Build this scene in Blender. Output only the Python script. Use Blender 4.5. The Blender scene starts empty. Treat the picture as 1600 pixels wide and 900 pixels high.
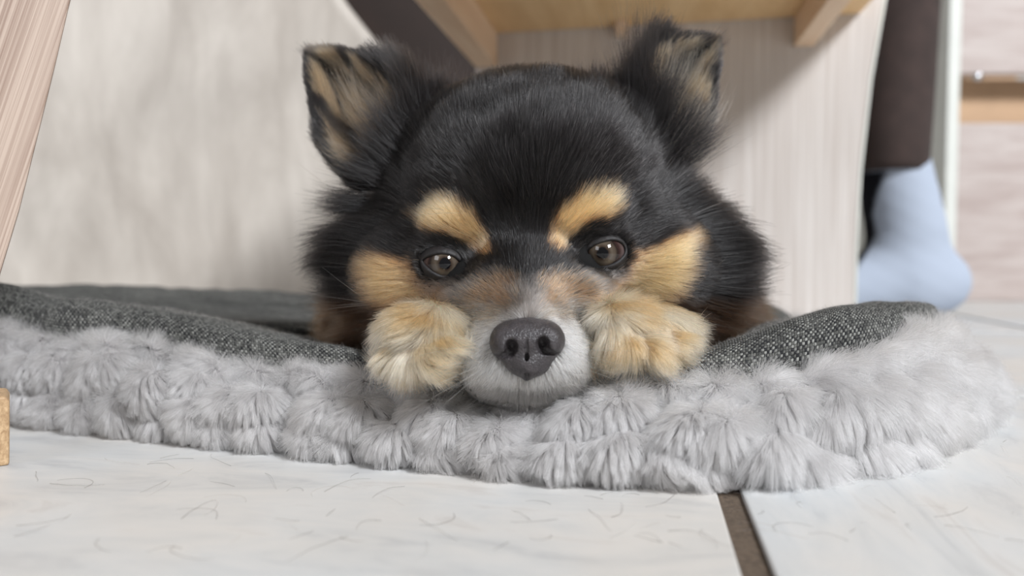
import bpy, math
import numpy as np
from mathutils import Vector

# ------------------------------------------------------------------ camera, world, lights, exposure
F = 1155.0                      # focal length in px of the 1600 px wide frame
H = 0.070                       # camera height
PITCH = math.atan(53.0 / F)
SP, CP = math.sin(PITCH), math.cos(PITCH)
scn = bpy.context.scene
COL = scn.collection

cam = bpy.data.cameras.new('camera')
cam.sensor_width = 36.0
cam.lens = 36.0 * F / 1600.0
cam.clip_start = 0.01
cam.dof.use_dof = True
cam.dof.focus_distance = 0.246
cam.dof.aperture_fstop = cam.lens / 4.0
cam_o = bpy.data.objects.new('camera', cam)
cam_o.location = (0, 0, H)
cam_o.rotation_euler = (math.pi / 2 - PITCH, 0, 0)
COL.objects.link(cam_o)
scn.camera = cam_o

world = bpy.data.worlds.new('world')
scn.world = world
world.use_nodes = True
wn = world.node_tree
wn.nodes['Background'].inputs[0].default_value = (1.0, 0.985, 0.97, 1)
wn.nodes['Background'].inputs[1].default_value = 0.36


def area(name, loc, target, sx, sy, power, color):
    l = bpy.data.lights.new(name, 'AREA')
    l.shape = 'RECTANGLE'
    l.size, l.size_y, l.energy, l.color = sx, sy, power, color
    o = bpy.data.objects.new(name, l)
    o.location = loc
    o.rotation_euler = (Vector(target) - Vector(loc)).to_track_quat('-Z', 'Y').to_euler()
    COL.objects.link(o)
    return o


area('window_light', (2.1, -2.1, 2.70), (0.1, 0.4, 0.1), 0.75, 0.90, 410.0, (0.93, 0.96, 1.0))
area('left_fill_light', (-1.9, -1.5, 1.6), (0.0, 0.3, 0.05), 0.9, 1.1, 27.0, (0.95, 0.96, 1.0))  # added fill from the left, lifts the left paw and the beige board
scn.view_settings.view_transform = 'Standard'
scn.view_settings.look = 'None'
scn.view_settings.exposure = -0.80
scn.view_settings.gamma = 1.0
scn.view_settings.use_curve_mapping = False


# ------------------------------------------------------------------ numeric helpers
def at(px, py, Y):
    """world point seen at pixel (px, py) at distance Y along the floor (design aid: every thing keeps its own distance)"""
    px, py, Y = np.broadcast_arrays(np.asarray(px, float), np.asarray(py, float), np.asarray(Y, float))
    v = (450.0 - py) / F
    t = Y / (CP + v * SP)
    return np.stack([t * (px - 800.0) / F, Y + 0 * t, H + t * (v * CP - SP)], -1)


def depth_for(py, z):
    v = (450.0 - py) / F
    return (z - H) * (CP + v * SP) / (v * CP - SP)


def front_uv(P):
    """coordinates used to lay out the coat markings"""
    P = np.asarray(P)
    d = P - np.array([0, 0, H])
    yc = d[..., 1] * CP - d[..., 2] * SP
    zc = d[..., 1] * SP + d[..., 2] * CP
    return 800 + F * d[..., 0] / yc, 450 - F * zc / yc


rng = np.random.default_rng(7)


def hashf(ix, iy, iz, seed=0):
    n = (ix.astype(np.int64) * 374761393 + iy.astype(np.int64) * 668265263 + iz.astype(np.int64) * 2147483647 + seed * 974634777) & 0xffffffff
    n = ((n ^ (n >> 13)) * 1274126177) & 0xffffffff
    n = ((n ^ (n >> 16)) * 2246822519) & 0xffffffff
    return ((n ^ (n >> 15)) & 0xffffff) / float(0xffffff)


def noise(P, freq, seed=0):
    q = np.asarray(P) * freq
    i = np.floor(q).astype(np.int64)
    f = q - i
    f = f * f * (3 - 2 * f)
    r = 0
    for dx in (0, 1):
        for dy in (0, 1):
            for dz in (0, 1):
                w = (f[..., 0] if dx else 1 - f[..., 0]) * (f[..., 1] if dy else 1 - f[..., 1]) * (f[..., 2] if dz else 1 - f[..., 2])
                r = r + w * hashf(i[..., 0] + dx, i[..., 1] + dy, i[..., 2] + dz, seed)
    return r


def vnoise(P, freq, seed=0):
    return np.stack([noise(P, freq, seed + k) * 2 - 1 for k in range(3)], -1)


def voronoi(P, cell, seed=0, dims=3):
    q = np.asarray(P) / cell
    i = np.floor(q).astype(np.int64)
    best = np.full(len(q), 1e9)
    c = np.zeros_like(q)
    idv = np.zeros(len(q))
    rz = (-1, 0, 1) if dims == 3 else (0,)
    for dx in (-1, 0, 1):
        for dy in (-1, 0, 1):
            for dz in rz:
                j = i + np.array([dx, dy, dz])
                fx = np.stack([hashf(j[:, 0], j[:, 1], j[:, 2], seed + 11 * k) for k in range(3)], -1)
                fp = j + 0.15 + 0.7 * fx
                if dims == 2:
                    fp[:, 2] = 0
                d = ((fp - q) ** 2)[:, :dims].sum(1)
                m = d < best
                best[m] = d[m]
                c[m] = fp[m]
                idv[m] = hashf(j[:, 0], j[:, 1], j[:, 2], seed + 77)[m]
    return np.sqrt(best), c * cell, idv


def norm(v):
    return v / np.maximum(np.linalg.norm(v, axis=-1, keepdims=True), 1e-12)


def sstep(a, b, x):
    t = np.clip((x - a) / (b - a), 0, 1)
    return t * t * (3 - 2 * t)


def poly_sd(px, py, poly):
    """signed distance to a closed polygon, negative inside"""
    poly = np.asarray(poly, float)
    d = np.full(px.shape, 1e18)
    s = np.ones(px.shape)
    n = len(poly)
    for a in range(n):
        x0, y0 = poly[a]
        x1, y1 = poly[a - 1]
        ex, ey = x1 - x0, y1 - y0
        wx, wy = px - x0, py - y0
        t = np.clip((wx * ex + wy * ey) / (ex * ex + ey * ey + 1e-12), 0, 1)
        d = np.minimum(d, (wx - ex * t) ** 2 + (wy - ey * t) ** 2)
        c1, c2, c3 = py >= y0, py < y1, ex * wy > ey * wx
        s = np.where((c1 & c2 & c3) | (~c1 & ~c2 & ~c3), -s, s)
    return s * np.sqrt(d)


def ell(P, c, r):
    r = np.asarray(r, float)
    q = (P - np.asarray(c)) / r
    k0 = np.sqrt((q * q).sum(-1))
    k1 = np.sqrt(((q / r) ** 2).sum(-1))
    return k0 * (k0 - 1) / np.maximum(k1, 1e-9)


def cap(P, a, b, ra, rb):
    a, b = np.asarray(a), np.asarray(b)
    ba = b - a
    h = np.clip(((P - a) @ ba) / (ba @ ba), 0, 1)
    return np.linalg.norm(P - a - h[..., None] * ba, axis=-1) - (ra + (rb - ra) * h)


def smin(a, b, k):
    h = np.clip(0.5 + 0.5 * (b - a) / k, 0, 1)
    return b + (a - b) * h - k * h * (1 - h)


def smax(a, b, k):
    return -smin(-a, -b, k)


def surface_nets(f, lo, hi, h):
    lo, hi = np.asarray(lo, float), np.asarray(hi, float)
    n = np.ceil((hi - lo) / h).astype(int) + 1
    ax = [lo[k] + h * np.arange(n[k]) for k in range(3)]
    G = np.empty(tuple(n), np.float32)
    for i0 in range(0, n[0], 16):
        X = np.stack(np.meshgrid(ax[0][i0:i0 + 16], ax[1], ax[2], indexing='ij'), -1)
        G[i0:i0 + 16] = f(X.reshape(-1, 3)).reshape(X.shape[:3])
    S = G < 0
    cn = n - 1
    acc = np.zeros(tuple(cn) + (3,), np.float32)
    cnt = np.zeros(tuple(cn), np.float32)

    def cut(arr, off):
        return arr[off[0]:off[0] + cn[0], off[1]:off[1] + cn[1], off[2]:off[2] + cn[2]]
    for axis in range(3):
        o1, o2 = [k for k in range(3) if k != axis]
        for a in (0, 1):
            for b in (0, 1):
                off = [0, 0, 0]
                off[o1], off[o2] = a, b
                off2 = list(off)
                off2[axis] = 1
                g0, g1 = cut(G, off), cut(G, off2)
                m = cut(S, off) != cut(S, off2)
                t = np.where(m, g0 / np.where(m, g0 - g1, 1), 0)
                acc[..., axis] += np.where(m, t, 0)
                acc[..., o1] += m * a
                acc[..., o2] += m * b
                cnt += m
    act = cnt > 0
    idx = -np.ones(tuple(cn), np.int64)
    idx[act] = np.arange(act.sum())
    cells = np.argwhere(act)
    V = lo + (cells + acc[act] / cnt[act][:, None]) * h
    quads = []
    for axis in range(3):
        o1, o2 = (axis + 1) % 3, (axis + 2) % 3
        sl0 = [slice(None)] * 3
        sl1 = [slice(None)] * 3
        sl0[axis], sl1[axis] = slice(0, -1), slice(1, None)
        a, b = S[tuple(sl0)], S[tuple(sl1)]
        E = np.argwhere(a != b)
        E = E[(E[:, o1] > 0) & (E[:, o2] > 0) & (E[:, o1] < cn[o1]) & (E[:, o2] < cn[o2])]
        d1 = np.zeros(3, int)
        d1[o1] = 1
        d2 = np.zeros(3, int)
        d2[o2] = 1
        q = [idx[tuple((E - x).T)] for x in (d1 + d2, d2, 0 * d1, d1)]
        q = np.stack(q, 1)
        ins = a[tuple(E.T)]
        q[~ins] = q[~ins][:, ::-1]
        quads.append(q)
    return V, np.concatenate(quads)


# ------------------------------------------------------------------ scene helpers
def link(o, parent=None):
    COL.objects.link(o)
    if parent is not None:
        o.parent = parent
    return o


def tag(o, label=None, cat=None, group=None, kind=None):
    for k, v in (('label', label), ('category', cat), ('group', group), ('kind', kind)):
        if v:
            o[k] = v
    return o


def empty(name, loc, label, cat, group=None):
    o = bpy.data.objects.new(name, None)
    o.empty_display_size = 0.02
    o.location = loc
    return tag(link(o), label, cat, group)


def mesh(name, V, Fc, mat, parent=None, smooth=True, cols=None, uv=None):
    """one mesh object; V in world space, stored relative to the parent Empty"""
    V = np.asarray(V, float)
    off = np.array(parent.location) if parent is not None else np.zeros(3)
    me = bpy.data.meshes.new(name)
    if isinstance(Fc, np.ndarray):
        me.vertices.add(len(V))
        me.vertices.foreach_set('co', (V - off).astype(np.float32).ravel())
        me.loops.add(Fc.size)
        me.loops.foreach_set('vertex_index', Fc.astype(np.int32).ravel())
        me.polygons.add(len(Fc))
        me.polygons.foreach_set('loop_start', np.arange(0, Fc.size, Fc.shape[1], dtype=np.int32))
        me.update(calc_edges=True)
        me.validate()
    else:
        me.from_pydata([tuple(v) for v in (V - off)], [], Fc)
    me.polygons.foreach_set('use_smooth', [smooth] * len(me.polygons))
    if cols is not None:
        a = me.attributes.new('col', 'FLOAT_COLOR', 'POINT')
        a.data.foreach_set('color', np.c_[cols, np.ones(len(cols))].astype(np.float32).ravel())
    if uv is not None:
        l = me.uv_layers.new(name='uv')
        li = np.empty(len(me.loops), np.int32)
        me.loops.foreach_get('vertex_index', li)
        l.data.foreach_set('uv', uv[li].astype(np.float32).ravel())
    me.materials.append(mat)
    me.update()
    return link(bpy.data.objects.new(name, me), parent)


def box_vf(lo, hi):
    x0, y0, z0 = lo
    x1, y1, z1 = hi
    V = [(x0, y0, z0), (x1, y0, z0), (x1, y1, z0), (x0, y1, z0), (x0, y0, z1), (x1, y0, z1), (x1, y1, z1), (x0, y1, z1)]
    return V, [(3, 2, 1, 0), (4, 5, 6, 7), (0, 1, 5, 4), (1, 2, 6, 5), (2, 3, 7, 6), (3, 0, 4, 7)]


def bevel(o, w, seg=2):
    m = o.modifiers.new('bevel', 'BEVEL')
    m.width, m.segments, m.limit_method = w, seg, 'ANGLE'
    return o


def slab(name, origin, ex, ey, ez, lo, hi, mat, parent=None, bev=0.001):
    """a box in a local frame, as its own object with that frame (so that grain follows it)"""
    V, Fc = box_vf(lo, hi)
    me = bpy.data.meshes.new(name)
    me.from_pydata(V, [], Fc)
    me.materials.append(mat)
    o = bpy.data.objects.new(name, me)
    from mathutils import Matrix
    M = Matrix.Identity(4)
    for k, e in enumerate((ex, ey, ez)):
        for r in range(3):
            M[r][k] = e[r]
    off = parent.location if parent is not None else Vector((0, 0, 0))
    for r in range(3):
        M[r][3] = origin[r] - off[r]
    link(o, parent)
    o.matrix_basis = M
    if bev:
        bevel(o, bev)
    return o


def prism(name, front, back_dy, mat, parent=None, bev=0.001):
    """outline (world points, counter-clockwise seen from the front) with real thickness along +Y"""
    front = np.asarray(front)
    n = len(front)
    V = np.concatenate([front, front + (np.array([0, back_dy, 0]) if np.isscalar(back_dy) else back_dy)])
    Fc = [tuple(range(n)), tuple(range(2 * n - 1, n - 1, -1))] + [(i, i + n, (i + 1) % n + n, (i + 1) % n) for i in range(n)]
    o = mesh(name, V, Fc, mat, parent, smooth=False)
    if bev:
        bevel(o, bev)
    return o


def hair(name, P, rad, cols, mat, parent=None):
    """P (N,K,3) world; rad (N,K); cols (N,3)"""
    N, K = P.shape[:2]
    off = np.array(parent.location) if parent is not None else np.zeros(3)
    hc = bpy.data.hair_curves.new(name)
    hc.add_curves([K] * N)
    hc.attributes['position'].data.foreach_set('vector', (P - off).astype(np.float32).ravel())
    a = hc.attributes.get('radius') or hc.attributes.new('radius', 'FLOAT', 'POINT')
    a.data.foreach_set('value', rad.astype(np.float32).ravel())
    c = hc.attributes.new('col', 'FLOAT_COLOR', 'CURVE')
    c.data.foreach_set('color', np.c_[np.clip(cols, 0, 1), np.ones(N)].astype(np.float32).ravel())
    hc.materials.append(mat)
    return link(bpy.data.objects.new(name, hc), parent)


def sample(V, Q, dens):
    """random surface points; Q quads or tris, dens per face (hairs / m^2) -> points, normals, face ids, barycentrics"""
    T = np.concatenate([Q[:, [0, 1, 2]], Q[:, [0, 2, 3]]]) if Q.shape[1] == 4 else Q
    fid = np.tile(np.arange(len(Q)), 2) if Q.shape[1] == 4 else np.arange(len(Q))
    A, B, C = V[T[:, 0]], V[T[:, 1]], V[T[:, 2]]
    cr = np.cross(B - A, C - A)
    ar = np.linalg.norm(cr, axis=1) / 2
    w = ar * dens[fid]
    n = int(w.sum())
    t = rng.choice(len(T), n, p=w / w.sum())
    r1, r2 = np.sqrt(rng.random(n)), rng.random(n)
    bc = np.stack([1 - r1, r1 * (1 - r2), r1 * r2], 1)
    VN = np.zeros_like(V)
    for k in range(3):
        np.add.at(VN, T[:, k], cr)
    VN = norm(VN)
    P = (V[T[t]] * bc[..., None]).sum(1)
    N = norm((VN[T[t]] * bc[..., None]).sum(1))
    return P, N, T[t], bc


def grow(P, N, T, L, K=5, lift=0.4, grav=0.0, wig=0.05, wigf=300., clump=0.4, cell=0.003, seed=1, curl=None):
    """hair strands: leave the skin along the normal, then lie down along T"""
    n = len(P)
    L = np.broadcast_to(L, (n,))
    lift = np.broadcast_to(lift, (n,))
    clump = np.broadcast_to(clump, (n,))
    pts = np.empty((n, K, 3))
    pts[:, 0] = P
    jit = rng.normal(0, 1, (n, 3)) * wig
    co = vnoise(P, wigf, seed) * wig * 2.5
    for k in range(1, K):
        s = (k - 0.5) / (K - 1)
        d = N * (lift * (1.35 - s))[:, None] + T + jit * (0.4 + s) + co * (0.5 + s)
        if curl is not None:
            d = d + curl * s
        d = norm(d)
        d[:, 2] -= grav * s
        pts[:, k] = pts[:, k - 1] + norm(d) * (L / (K - 1))[:, None]
    _, c, _ = voronoi(P, cell, seed)
    dv = c - P
    dv -= (dv * N).sum(1)[:, None] * N
    for k in range(1, K):
        s = k / (K - 1)
        pts[:, k] += dv * (clump * s ** 1.3)[:, None]
    return pts


def radii(n, K, r, tip=0.25):
    s = np.linspace(0, 1, K)
    r = np.broadcast_to(r, (n,))
    return r[:, None] * (1 - (1 - tip) * s ** 1.5)[None]


# ------------------------------------------------------------------ materials
def newmat(name):
    m = bpy.data.materials.new(name)
    m.use_nodes = True
    nt = m.node_tree
    return m, nt, nt.nodes['Principled BSDF']


def N_(nt, typ, **kw):
    n = nt.nodes.new(typ)
    for k, v in kw.items():
        if isinstance(k, str) and k.startswith('i_'):
            n.inputs[int(k[2:])].default_value = v
        else:
            setattr(n, k, v)
    return n


def ramp(nt, stops):
    r = nt.nodes.new('ShaderNodeValToRGB')
    e = r.color_ramp.elements
    while len(e) < len(stops):
        e.new(0.5)
    for x, (p, c) in zip(e, stops):
        x.position = p
        x.color = (*c, 1)
    return r


def plain(name, col, rough=0.6, noise_amt=0.1, scale=30., bump=0.0, sheen=0.0):
    m, nt, b = newmat(name)
    tc = N_(nt, 'ShaderNodeTexCoord')
    nz = N_(nt, 'ShaderNodeTexNoise')
    nz.inputs['Scale'].default_value = scale
    nz.inputs['Detail'].default_value = 5
    nt.links.new(tc.outputs['Object'], nz.inputs['Vector'])
    c = np.array(col)
    r = ramp(nt, [(0.3, tuple(c * (1 - noise_amt))), (0.7, tuple(np.clip(c * (1 + noise_amt), 0, 1)))])
    nt.links.new(nz.outputs[0], r.inputs[0])
    nt.links.new(r.outputs[0], b.inputs['Base Color'])
    b.inputs['Roughness'].default_value = rough
    b.inputs['Sheen Weight'].default_value = sheen
    if bump:
        bp = N_(nt, 'ShaderNodeBump')
        bp.inputs['Strength'].default_value = bump
        bp.inputs['Distance'].default_value = 0.001
        nt.links.new(nz.outputs[0], bp.inputs['Height'])
        nt.links.new(bp.outputs[0], b.inputs['Normal'])
    return m


def wood(name, dark, light, scale=(400, 400, 6), rot=(0, 0, 0), rough=0.55, bump=0.15, lo=0.35, hi=0.65, blotch=0.0):
    m, nt, b = newmat(name)
    tc = N_(nt, 'ShaderNodeTexCoord')
    mp0 = N_(nt, 'ShaderNodeMapping')
    mp0.inputs['Rotation'].default_value = rot
    mp = N_(nt, 'ShaderNodeMapping')
    mp.inputs['Scale'].default_value = scale
    nz = N_(nt, 'ShaderNodeTexNoise')
    nz.inputs['Scale'].default_value = 1.0
    nz.inputs['Detail'].default_value = 6
    nz.inputs['Roughness'].default_value = 0.65
    nz.inputs['Distortion'].default_value = 0.4
    nt.links.new(tc.outputs['Object'], mp0.inputs[0])
    nt.links.new(mp0.outputs[0], mp.inputs[0])
    nt.links.new(mp.outputs[0], nz.inputs['Vector'])
    r = ramp(nt, [(lo, dark), (hi, light)])
    nt.links.new(nz.outputs[0], r.inputs[0])
    out = r.outputs[0]
    if blotch:
        nb = N_(nt, 'ShaderNodeTexNoise')
        nb.inputs['Scale'].default_value = 7
        nb.inputs['Detail'].default_value = 1
        nt.links.new(tc.outputs['Object'], nb.inputs['Vector'])
        rb = ramp(nt, [(0.35, (1 - blotch,) * 3), (0.65, (1, 1, 1))])
        nt.links.new(nb.outputs[0], rb.inputs[0])
        mx = N_(nt, 'ShaderNodeMix', data_type='RGBA', blend_type='MULTIPLY')
        mx.inputs[0].default_value = 1
        nt.links.new(out, mx.inputs[6])
        nt.links.new(rb.outputs[0], mx.inputs[7])
        out = mx.outputs[2]
    nt.links.new(out, b.inputs['Base Color'])
    b.inputs['Roughness'].default_value = rough
    bp = N_(nt, 'ShaderNodeBump')
    bp.inputs['Strength'].default_value = bump
    bp.inputs['Distance'].default_value = 0.0005
    nt.links.new(nz.outputs[0], bp.inputs['Height'])
    nt.links.new(bp.outputs[0], b.inputs['Normal'])
    return m


def tile_mat():
    m, nt, b = newmat('tile_glaze')
    tc = N_(nt, 'ShaderNodeTexCoord')
    n1 = N_(nt, 'ShaderNodeTexNoise')
    n1.inputs['Scale'].default_value = 16
    n1.inputs['Detail'].default_value = 7
    n1.inputs['Roughness'].default_value = 0.62
    n1.inputs['Distortion'].default_value = 1.2
    mp = N_(nt, 'ShaderNodeMapping')
    mp.inputs['Rotation'].default_value = (0, 0, 0.7)
    mp.inputs['Scale'].default_value = (1, 3.2, 1)
    nt.links.new(tc.outputs['Object'], mp.inputs[0])
    nt.links.new(mp.outputs[0], n1.inputs['Vector'])
    r1 = ramp(nt, [(0.30, (0.458, 0.460, 0.468)), (0.46, (0.581, 0.580, 0.576)), (0.60, (0.625, 0.615, 0.603)), (0.75, (0.528, 0.504, 0.486))])
    nt.links.new(n1.outputs[0], r1.inputs[0])
    n2 = N_(nt, 'ShaderNodeTexNoise')
    n2.inputs['Scale'].default_value = 9
    n2.inputs['Detail'].default_value = 3
    nt.links.new(tc.outputs['Object'], n2.inputs['Vector'])
    r2 = ramp(nt, [(0.40, (0.97, 0.99, 1.0)), (0.62, (1.0, 0.96, 0.91))])
    nt.links.new(n2.outputs[0], r2.inputs[0])
    mx = N_(nt, 'ShaderNodeMix', data_type='RGBA', blend_type='MULTIPLY')
    mx.inputs[0].default_value = 1
    nt.links.new(r1.outputs[0], mx.inputs[6])
    nt.links.new(r2.outputs[0], mx.inputs[7])
    nt.links.new(mx.outputs[2], b.inputs['Base Color'])
    b.inputs['Roughness'].default_value = 0.42
    n3 = N_(nt, 'ShaderNodeTexNoise')
    n3.inputs['Scale'].default_value = 120
    n3.inputs['Detail'].default_value = 4
    nt.links.new(tc.outputs['Object'], n3.inputs['Vector'])
    bp = N_(nt, 'ShaderNodeBump')
    bp.inputs['Strength'].default_value = 0.25
    bp.inputs['Distance'].default_value = 0.0006
    nt.links.new(n3.outputs[0], bp.inputs['Height'])
    nt.links.new(bp.outputs[0], b.inputs['Normal'])
    return m


def weave_mat():
    """two-tone basket weave laid out on the fabric's own uv (metres)"""
    m, nt, b = newmat('tweed_weave')
    L = nt.links.new

    def M(op, a, c=None, d=None):
        n = nt.nodes.new('ShaderNodeMath')
        n.operation = op
        for k, x in enumerate((a, c, d)):
            if x is None:
                continue
            if isinstance(x, (int, float)):
                n.inputs[k].default_value = x
            else:
                L(x, n.inputs[k])
        return n.outputs[0]
    uv = N_(nt, 'ShaderNodeUVMap', uv_map='uv')
    dn = N_(nt, 'ShaderNodeTexNoise')
    dn.inputs['Scale'].default_value = 260
    L(uv.outputs[0], dn.inputs['Vector'])
    sep = N_(nt, 'ShaderNodeSeparateXYZ')
    L(uv.outputs[0], sep.inputs[0])
    sepd = N_(nt, 'ShaderNodeSeparateColor')
    L(dn.outputs[1], sepd.inputs[0])
    pitch = 0.00098
    U = M('ADD', M('DIVIDE', sep.outputs[0], pitch), M('MULTIPLY', sepd.outputs[0], 0.9))
    V = M('ADD', M('DIVIDE', sep.outputs[1], pitch), M('MULTIPLY', sepd.outputs[1], 0.9))
    fu, fv = M('FLOOR', U), M('FLOOR', V)
    par = M('MODULO', M('ABSOLUTE', M('ADD', fu, fv)), 2.0)          # 0: warp over, 1: weft over
    su = M('SINE', M('MULTIPLY', M('FRACT', U), math.pi))
    sv = M('SINE', M('MULTIPLY', M('FRACT', V), math.pi))
    su, sv = M('ABSOLUTE', su), M('ABSOLUTE', sv)
    hw = M('MULTIPLY', M('POWER', su, 0.6), M('ADD', M('MULTIPLY', M('POWER', sv, 0.7), 0.75), 0.25))
    hf = M('MULTIPLY', M('POWER', sv, 0.6), M('ADD', M('MULTIPLY', M('POWER', su, 0.7), 0.75), 0.25))
    mixh = N_(nt, 'ShaderNodeMix')
    L(par, mixh.inputs[0])
    L(hw, mixh.inputs[2])
    L(hf, mixh.inputs[3])
    h = mixh.outputs[0]
    cmb = N_(nt, 'ShaderNodeCombineXYZ')
    L(fu, cmb.inputs[0])
    L(fv, cmb.inputs[1])
    wnz = N_(nt, 'ShaderNodeTexWhiteNoise')
    wnz.noise_dimensions = '2D'
    L(cmb.outputs[0], wnz.inputs['Vector'])
    # light weft over dark warp with random tone
    tone = M('ADD', M('MULTIPLY', wnz.outputs[0], 0.55), M('MULTIPLY', par, 0.38))
    big = N_(nt, 'ShaderNodeTexNoise')
    big.inputs['Scale'].default_value = 25
    big.inputs['Detail'].default_value = 4
    L(uv.outputs[0], big.inputs['Vector'])
    tone = M('ADD', tone, M('MULTIPLY', M('SUBTRACT', big.outputs[0], 0.5), 0.5))
    r = ramp(nt, [(0.15, (0.022, 0.022, 0.024)), (0.45, (0.095, 0.095, 0.088)), (0.95, (0.33, 0.33, 0.305))])
    L(tone, r.inputs[0])
    mx = N_(nt, 'ShaderNodeMix', data_type='RGBA', blend_type='MULTIPLY')
    mx.inputs[0].default_value = 1
    L(r.outputs[0], mx.inputs[6])
    r2 = ramp(nt, [(0.1, (0.25, 0.25, 0.25)), (0.6, (1, 1, 1))])
    L(h, r2.inputs[0])
    L(r2.outputs[0], mx.inputs[7])
    L(mx.outputs[2], b.inputs['Base Color'])
    b.inputs['Roughness'].default_value = 0.9
    b.inputs['Specular IOR Level'].default_value = 0.2
    b.inputs['Sheen Weight'].default_value = 0.03
    bp = N_(nt, 'ShaderNodeBump')
    bp.inputs['Strength'].default_value = 0.9
    bp.inputs['Distance'].default_value = 0.0005
    L(h, bp.inputs['Height'])
    L(bp.outputs[0], b.inputs['Normal'])
    return m


def hair_mat(name, rough=0.35, radial=0.4, coat=0.0):
    m = bpy.data.materials.new(name)
    m.use_nodes = True
    nt = m.node_tree
    nt.nodes.remove(nt.nodes['Principled BSDF'])
    h = nt.nodes.new('ShaderNodeBsdfHairPrincipled')
    h.parametrization = 'COLOR'
    h.inputs['Roughness'].default_value = rough
    h.inputs['Radial Roughness'].default_value = radial
    h.inputs['Coat'].default_value = coat
    h.inputs['Random Roughness'].default_value = 0.2
    a = N_(nt, 'ShaderNodeAttribute', attribute_name='col')
    nt.links.new(a.outputs['Color'], h.inputs['Color'])
    nt.links.new(h.outputs[0], nt.nodes['Material Output'].inputs[0])
    return m


def attr_mat(name, rough=0.8, spec=0.3):
    m, nt, b = newmat(name)
    a = N_(nt, 'ShaderNodeAttribute', attribute_name='col')
    nt.links.new(a.outputs['Color'], b.inputs['Base Color'])
    b.inputs['Roughness'].default_value = rough
    b.inputs['Specular IOR Level'].default_value = spec
    return m


MAT = {
    'tile': tile_mat(),
    'grout': plain('grout_brown', (0.105, 0.075, 0.052), 0.95, 0.35, 900, 0.6),
    'wall': plain('plaster_wall', (0.55, 0.52, 0.48), 0.9, 0.05, 8),
    'oak_near': wood('oak_laminate', (0.24, 0.15, 0.11), (0.52, 0.405, 0.33), scale=(1000, 12, 5), rot=(0, -0.253, 0), bump=0.3, lo=0.32, hi=0.6),
    'chip': wood('raw_edge_board', (0.36, 0.22, 0.11), (0.62, 0.43, 0.25), scale=(700, 700, 500), bump=0.5),
    'beige': wood('beige_laminate', (0.45, 0.40, 0.35), (0.76, 0.70, 0.63), scale=(14, 14, 5), bump=0.0, lo=0.3, hi=0.7, rough=0.4, blotch=0.12),
    'golden': wood('golden_board', (0.76, 0.50, 0.24), (0.90, 0.64, 0.35), scale=(60, 8, 60), bump=0.05),
    'rail': wood('rail_board', (0.76, 0.53, 0.35), (0.88, 0.67, 0.48), scale=(60, 8, 60), bump=0.05),
    'ash': wood('striped_ash_board', (0.52, 0.46, 0.42), (0.72, 0.68, 0.645), scale=(260, 260, 5), bump=0.1, lo=0.3, hi=0.7),
    'edge': plain('pale_edge_band', (0.72, 0.73, 0.68), 0.5, 0.04, 20),
    'pink': wood('pinkish_board', (0.44, 0.355, 0.325), (0.58, 0.51, 0.475), scale=(8, 40, 60), bump=0.05),
    'tan': plain('tan_recess', (0.55, 0.36, 0.22), 0.7, 0.06, 20),
    'dark': plain('shade_brown', (0.024, 0.012, 0.008), 0.6, 0.3, 10),  # shadow tone as a colour, for the board beyond the beige front
    'steel': None,
    'trousers': plain('dark_brown_cotton', (0.040, 0.024, 0.020), 0.9, 0.2, 60, 0.2, 0.05),
    'weave': weave_mat(),
    'plushbase': plain('plush_backing', (0.20, 0.19, 0.19), 0.95, 0.1, 60),
    'plush': hair_mat('plush_pile', 0.55, 0.6),
    'fur': hair_mat('dog_coat', 0.27, 0.40, 0.0),
    'skin': attr_mat('dog_skin', 0.8, 0.2),
    'sock': attr_mat('knit_sock', 0.95, 0.1),
}
m_, nt_, b_ = newmat('dull_steel')
b_.inputs['Metallic'].default_value = 1
b_.inputs['Roughness'].default_value = 0.25
b_.inputs['Base Color'].default_value = (0.7, 0.72, 0.75, 1)
MAT['steel'] = m_

# ------------------------------------------------------------------ floor: grout bed and single tiles
YAW = 0.178
TX = np.array([math.cos(YAW), -math.sin(YAW), 0])      # along the tile rows / width of the furniture
TY = np.array([math.sin(YAW), math.cos(YAW), 0])       # away from the camera
TILE, GAP = 0.330, 0.0072
floor = mesh('floor', [(-2.5, -2.2, -0.0016), (2.8, -2.2, -0.0016), (2.8, 3.2, -0.0016), (-2.5, 3.2, -0.0016)], [(0, 1, 2, 3)], MAT['grout'], smooth=False)
tag(floor, 'brown grouted floor of pale marbled tiles', None, None, 'structure')
g0 = at(1135, 755, depth_for(755, 0.0))                # a point on the grout line in front of the bed
g1 = at(1590, 620, depth_for(620, 0.0))                # a point on the cross line at the right
# corner where the two lines meet
tt = (g1 - g0) @ TY
corner = g0 + TY * tt
me_tile = None
for i in range(-5, 5):
    for j in range(-6, 7):
        c = corner + TX * (i + 0.5) * TILE + TY * (j + 0.5) * TILE
        if not (-2.2 < c[0] < 2.5 and -1.8 < c[1] < 2.9):
            continue
        if me_tile is None:
            hh = (TILE - GAP) / 2
            V, Fc = box_vf((-hh, -hh, -0.008), (hh, hh, 0.0))
            me_tile = bpy.data.meshes.new('tile')
            me_tile.from_pydata(V, [], Fc)
            me_tile.materials.append(MAT['tile'])
        o = bpy.data.objects.new('tile', me_tile)
        link(o, floor)
        o.location = (c[0], c[1], 0.0)
        o.rotation_euler = (0, 0, -YAW + (math.pi / 2) * ((i * 3 + j) % 4))
        bevel(o, 0.0007, 2)

V, Fc = box_vf((-2.5, 1.95, 0), (2.8, 2.05, 2.4))
tag(mesh('wall_back', V, Fc, MAT['wall'], smooth=False), None, None, None, 'structure')

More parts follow.
